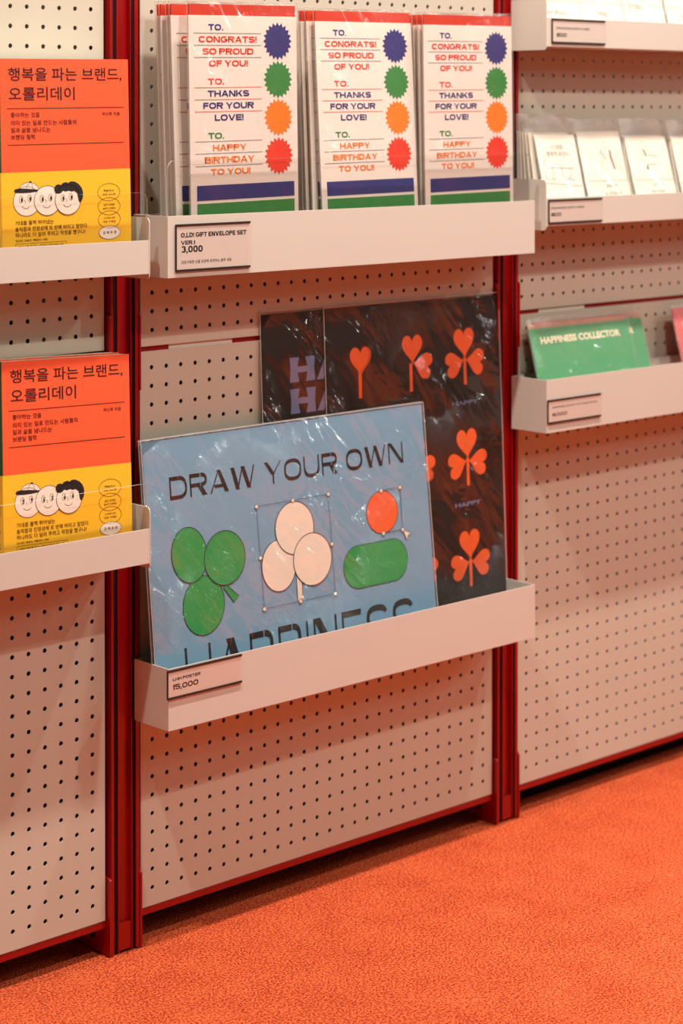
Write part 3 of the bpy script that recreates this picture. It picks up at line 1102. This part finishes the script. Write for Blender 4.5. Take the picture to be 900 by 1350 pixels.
a = Art(.0003)
for v0 in (.4222, .3777, .3332, .2887, .2442, .1997):
    slab_h(a, .0500, v0, .0485, .0350)
    for k, ch in enumerate('APPY'):
        a.text(ch, .1012 + k * .056, .1500 + k * .056, v0, v0 + .0350, .06)
a.make('lettering', LTB, o)
sleeve(o, .3645, .5215, .0012, .0035, .0035, .0050, .0004, FILMK, .0010)

# ------------------------------------------------------------------ small drawn cards at the right
CARDW = mat('card_white', (250, 240, 224), 0.55)
PENCIL = mat('pencil_grey', (132, 118, 110), 0.7)
PEPRED = mat('crayon_red', (150, 44, 34), 0.7)
PEPGRN = mat('crayon_green', (70, 96, 50), 0.7)
PINKC = mat('crayon_pink', (232, 168, 152), 0.7)


def small_card(label, w, h, sh, art, group):
    """drawn card in an open clear bag; sh = height of the bag"""
    o = empty('drawn_card', (0, 0, 0), label, 'card', group)
    box('paper_card', 0, w, 0, .0012, 0, h, CARDW, o, .0003)
    for name, m, fn in art:
        a = Art(.0003)
        fn(a)
        a.make(name, m, o)
    sleeve(o, w, h, .0006, .0022, .0022, sh - h, .0004, FILMC, .0008)
    return o


FILMC = film('card_bag', 0.7, (0.98, 0.965, 0.95), 0.12, 1.5, 2.0, 0.10)


def cup_art(a):
    a.text('너 정말', .0335, .062, .1195, .1275, .0)
    a.text('행복해 보인다', .0210, .0735, .1085, .1165, .0)
    pen = .0011
    a.stroke(mm([(14, 104), (10, 98), (10, 74), (18, 71)]), pen)
    a.stroke(mm([(24, 90), (79, 89)]), pen)
    a.stroke(mm([(27, 90), (30, 82), (28, 76), (22, 71), (32, 72)]), pen)
    a.stroke(mm([(50, 89), (51, 78), (57, 72), (66, 72), (71, 79), (72, 89)]), pen)
    a.stroke(mm([(68, 71), (78, 69)]), pen)
    a.stroke(mm([(2, 66), (92, 60)]), .0007)


def pepper_red(a):
    a.stroke(mm([(73, 116), (74.5, 112), (73.6, 106), (76, 95), (79, 84)]), .0042)


def pepper_pencil(a):
    a.stroke(mm([(62, 131), (64, 128)]), .0016)
    a.stroke(mm([(65, 121), (66.5, 118)]), .0016)
    a.stroke(mm([(52, 104), (46, 92), (45, 76)]), .0008)
    a.stroke(mm([(86, 112), (92, 92), (93, 78)]), .0008)
    a.stroke(mm([(8, 66), (108, 65.6)]), .0007)
    a.text('pepper', .0500, .0780, .0535, .0600, 0)
    a.text('is friend', .0430, .0840, .0425, .0490, 0)


def pepper_pink(a):
    a.stroke(mm([(55, 118), (50, 112), (57, 108), (60, 100)]), .003)


def sprout_green(a):
    a.stroke(mm([(41, 117), (45, 112), (45, 106)]), .0036)
    a.stroke(mm([(46, 90), (43, 86), (47, 83)]), .0042)


def sprout_pencil(a):
    a.stroke(mm([(43, 131), (45, 128)]), .0014)
    a.stroke(mm([(50, 122), (51, 117)]), .0014)
    a.stroke(mm([(45, 108), (76, 105)]), .0008)
    a.stroke(mm([(45, 92), (72, 91)]), .0010)
    a.stroke(mm([(38, 112), (36, 80)]), .0007)
    a.stroke(mm([(4, 66), (106, 65)]), .0007)
    a.text('plain', .0500, .0755, .0540, .0605, 0)
    a.text('day today', .0415, .0780, .0425, .0490, 0)


def face_pencil(a):
    a.stroke(ell_pts(.055, .095, .03, .035), .0009, True)
    a.stroke(mm([(8, 60), (104, 60)]), .0008)
    a.text('today', .012, .045, .070, .078, 0)


G1 = 'drawn cards in the row on the second right tray'
ZR = .8672
c1 = small_card('white card with a cup sketch at the front left of the drawn cards', .0945, .1440, .1715, [('pencil_drawing', PENCIL, cup_art)], G1)
c1.location = (.7275, -.0690, ZR); c1.rotation_euler = tilt(14.4, -.6)
c2 = small_card('white card with a red pepper stroke, second along the row', .1060, .1470, .1660, [('pencil_drawing', PENCIL, pepper_pencil), ('red_crayon', PEPRED, pepper_red), ('pink_crayon', PINKC, pepper_pink)], G1)
c2.location = (.8310, -.0690, ZR); c2.rotation_euler = tilt(14.4, .3)
c3 = small_card('white card with green sprout strokes, third along the row', .1060, .1390, .1670, [('pencil_drawing', PENCIL, sprout_pencil), ('green_crayon', PEPGRN, sprout_green)], G1)
c3.location = (.9515, -.0690, ZR); c3.rotation_euler = tilt(15.5, .1)
c4 = small_card('white card with a round face sketch, cut by the picture edge at right', .1060, .1370, .1640, [('pencil_drawing', PENCIL, face_pencil)], G1)
c4.location = (1.0735, -.0690, ZR); c4.rotation_euler = tilt(15.5, .1)
for k, (dx, dy, l) in enumerate(((-.0080, .0165, 9.5), (-.0120, .0255, 7.0), (-.0150, .0345, 4.6), (-.0175, .0425, 2.6), (-.0190, .0490, 1.2))):
    c = copy_tree(c1)
    c.location = (.7275 + dx, -.069 + dy, ZR); c.rotation_euler = tilt(l, -.3)
    c['label'] = f'bagged white card {["second", "third", "fourth", "fifth", "sixth"][k]} from the front behind the cup sketch'
for src, nm, x in ((c2, 'red pepper card', .8310), (c3, 'green sprout card', .9515), (c4, 'round face card', 1.0735)):
    for k, (dx, dy, l) in enumerate(((-.003, .010, 12.5), (-.005, .019, 10.5))):
        c = copy_tree(src)
        c.location = (x + dx, -.069 + dy, ZR); c.rotation_euler = tilt(l, 0)
        c['label'] = f'bagged white card {["directly", "two places"][k]} behind the {nm}'

G2 = 'drawn cards in the row on the topmost right tray'
for k, (x, t, lab, u0, u1, v0, v1) in enumerate(((.7085, 'WOMAN', 'white card lettered WOMAN on the topmost right tray', 23, 69, 50, 58), (.8145, 'MAN', 'white card lettered MAN on the topmost right tray', 43, 70, 51, 60),
                                                (.9215, 'A CARD', 'white card lettered A CARD on the topmost right tray', 15, 52, 66, 73), (1.0330, 'BOY', 'white card at the right end of the topmost tray, cut by the picture edge', 40, 66, 51, 60))):
    def word(a, t=t, u0=u0, u1=u1, v0=v0, v1=v1):
        a.text(t, u0 / 1000, u1 / 1000, v0 / 1000, v1 / 1000, 0)
        a.stroke(mm([(2, 74), (104, 73)]), .0007)
        a.stroke(mm([(40, 96), (42, 84), (52, 79), (62, 84), (63, 96)]), .0009)
    c = small_card(lab, .1045, .1400, .1650, [('pencil_drawing', PENCIL, word)], G2)
    c.location = (x, -.0700, 1.1441); c.rotation_euler = tilt(14, 0)

# ------------------------------------------------------------------ green cards
GREENC = mat('ticket_green', (70, 158, 100), 0.5)
CREAMP = mat('ticket_cream', (244, 230, 200), 0.55)


def green_card(label, w):
    o = empty('green_card', (0, 0, 0), label, 'card', 'green cards on the lowest right tray')
    box('paper_card', 0, w, 0, .0030, 0, .1600, GREENC, o, .0004)
    box('backing_card', .002, w - .002, .0031, .0037, .1400, .1675, mat('ticket_pink', (226, 150, 120), .6), o)
    Art(.0003).text('HAPPINESS COLLECTOR', .0215, .2165, .1345, .1458, .045).make('lettering', CREAMP, o)
    sleeve(o, w, .1600, .0008, .0028, .0028, .0150, .0004, FILMG, .0012)
    return o


FILMG = film('ticket_film', 1.6, (0.98, 0.97, 0.96), 0.09, 1.5, 1.6, 0.05)
g = green_card('green HAPPINESS COLLECTOR card in clear film, front one on its tray', .2415)
g.location = (.7228, -.0705, .5472); g.rotation_euler = tilt(15.2, -.13)
g2 = copy_tree(g)
g2.location = (.7645, -.0640, .5472); g2.rotation_euler = tilt(14.6, -.13)
g2['label'] = 'green card behind the front green one, sticking out at its right'
g3 = copy_tree(g)
g3.location = (.7420, -.0560, .5472); g3.rotation_euler = tilt(12.0, -.1)
g3['label'] = 'bagged card third from the front behind the green ones'

o = empty('pink_card', (1.0870, -.0700, .5472), 'rose pink card at the right end of the lowest right tray', 'card', None, tilt(15.2, 0))
box('paper_card', 0, .2100, 0, .0030, 0, .1700, mat('ticket_rose', (222, 96, 96), .5), o, .0004)
Art(.0003).text('HAPPINESS COLLECTOR', .0200, .1900, .1345, .1458, .045).make('lettering', CREAMP, o)
sleeve(o, .2100, .1700, .0008, .0028, .0028, .0080, .0004, FILMG, .0012)

sc.cycles.transparent_max_bounces = 24
sc.cycles.max_bounces = 8
sc.cycles.caustics_reflective = False
sc.cycles.caustics_refractive = False
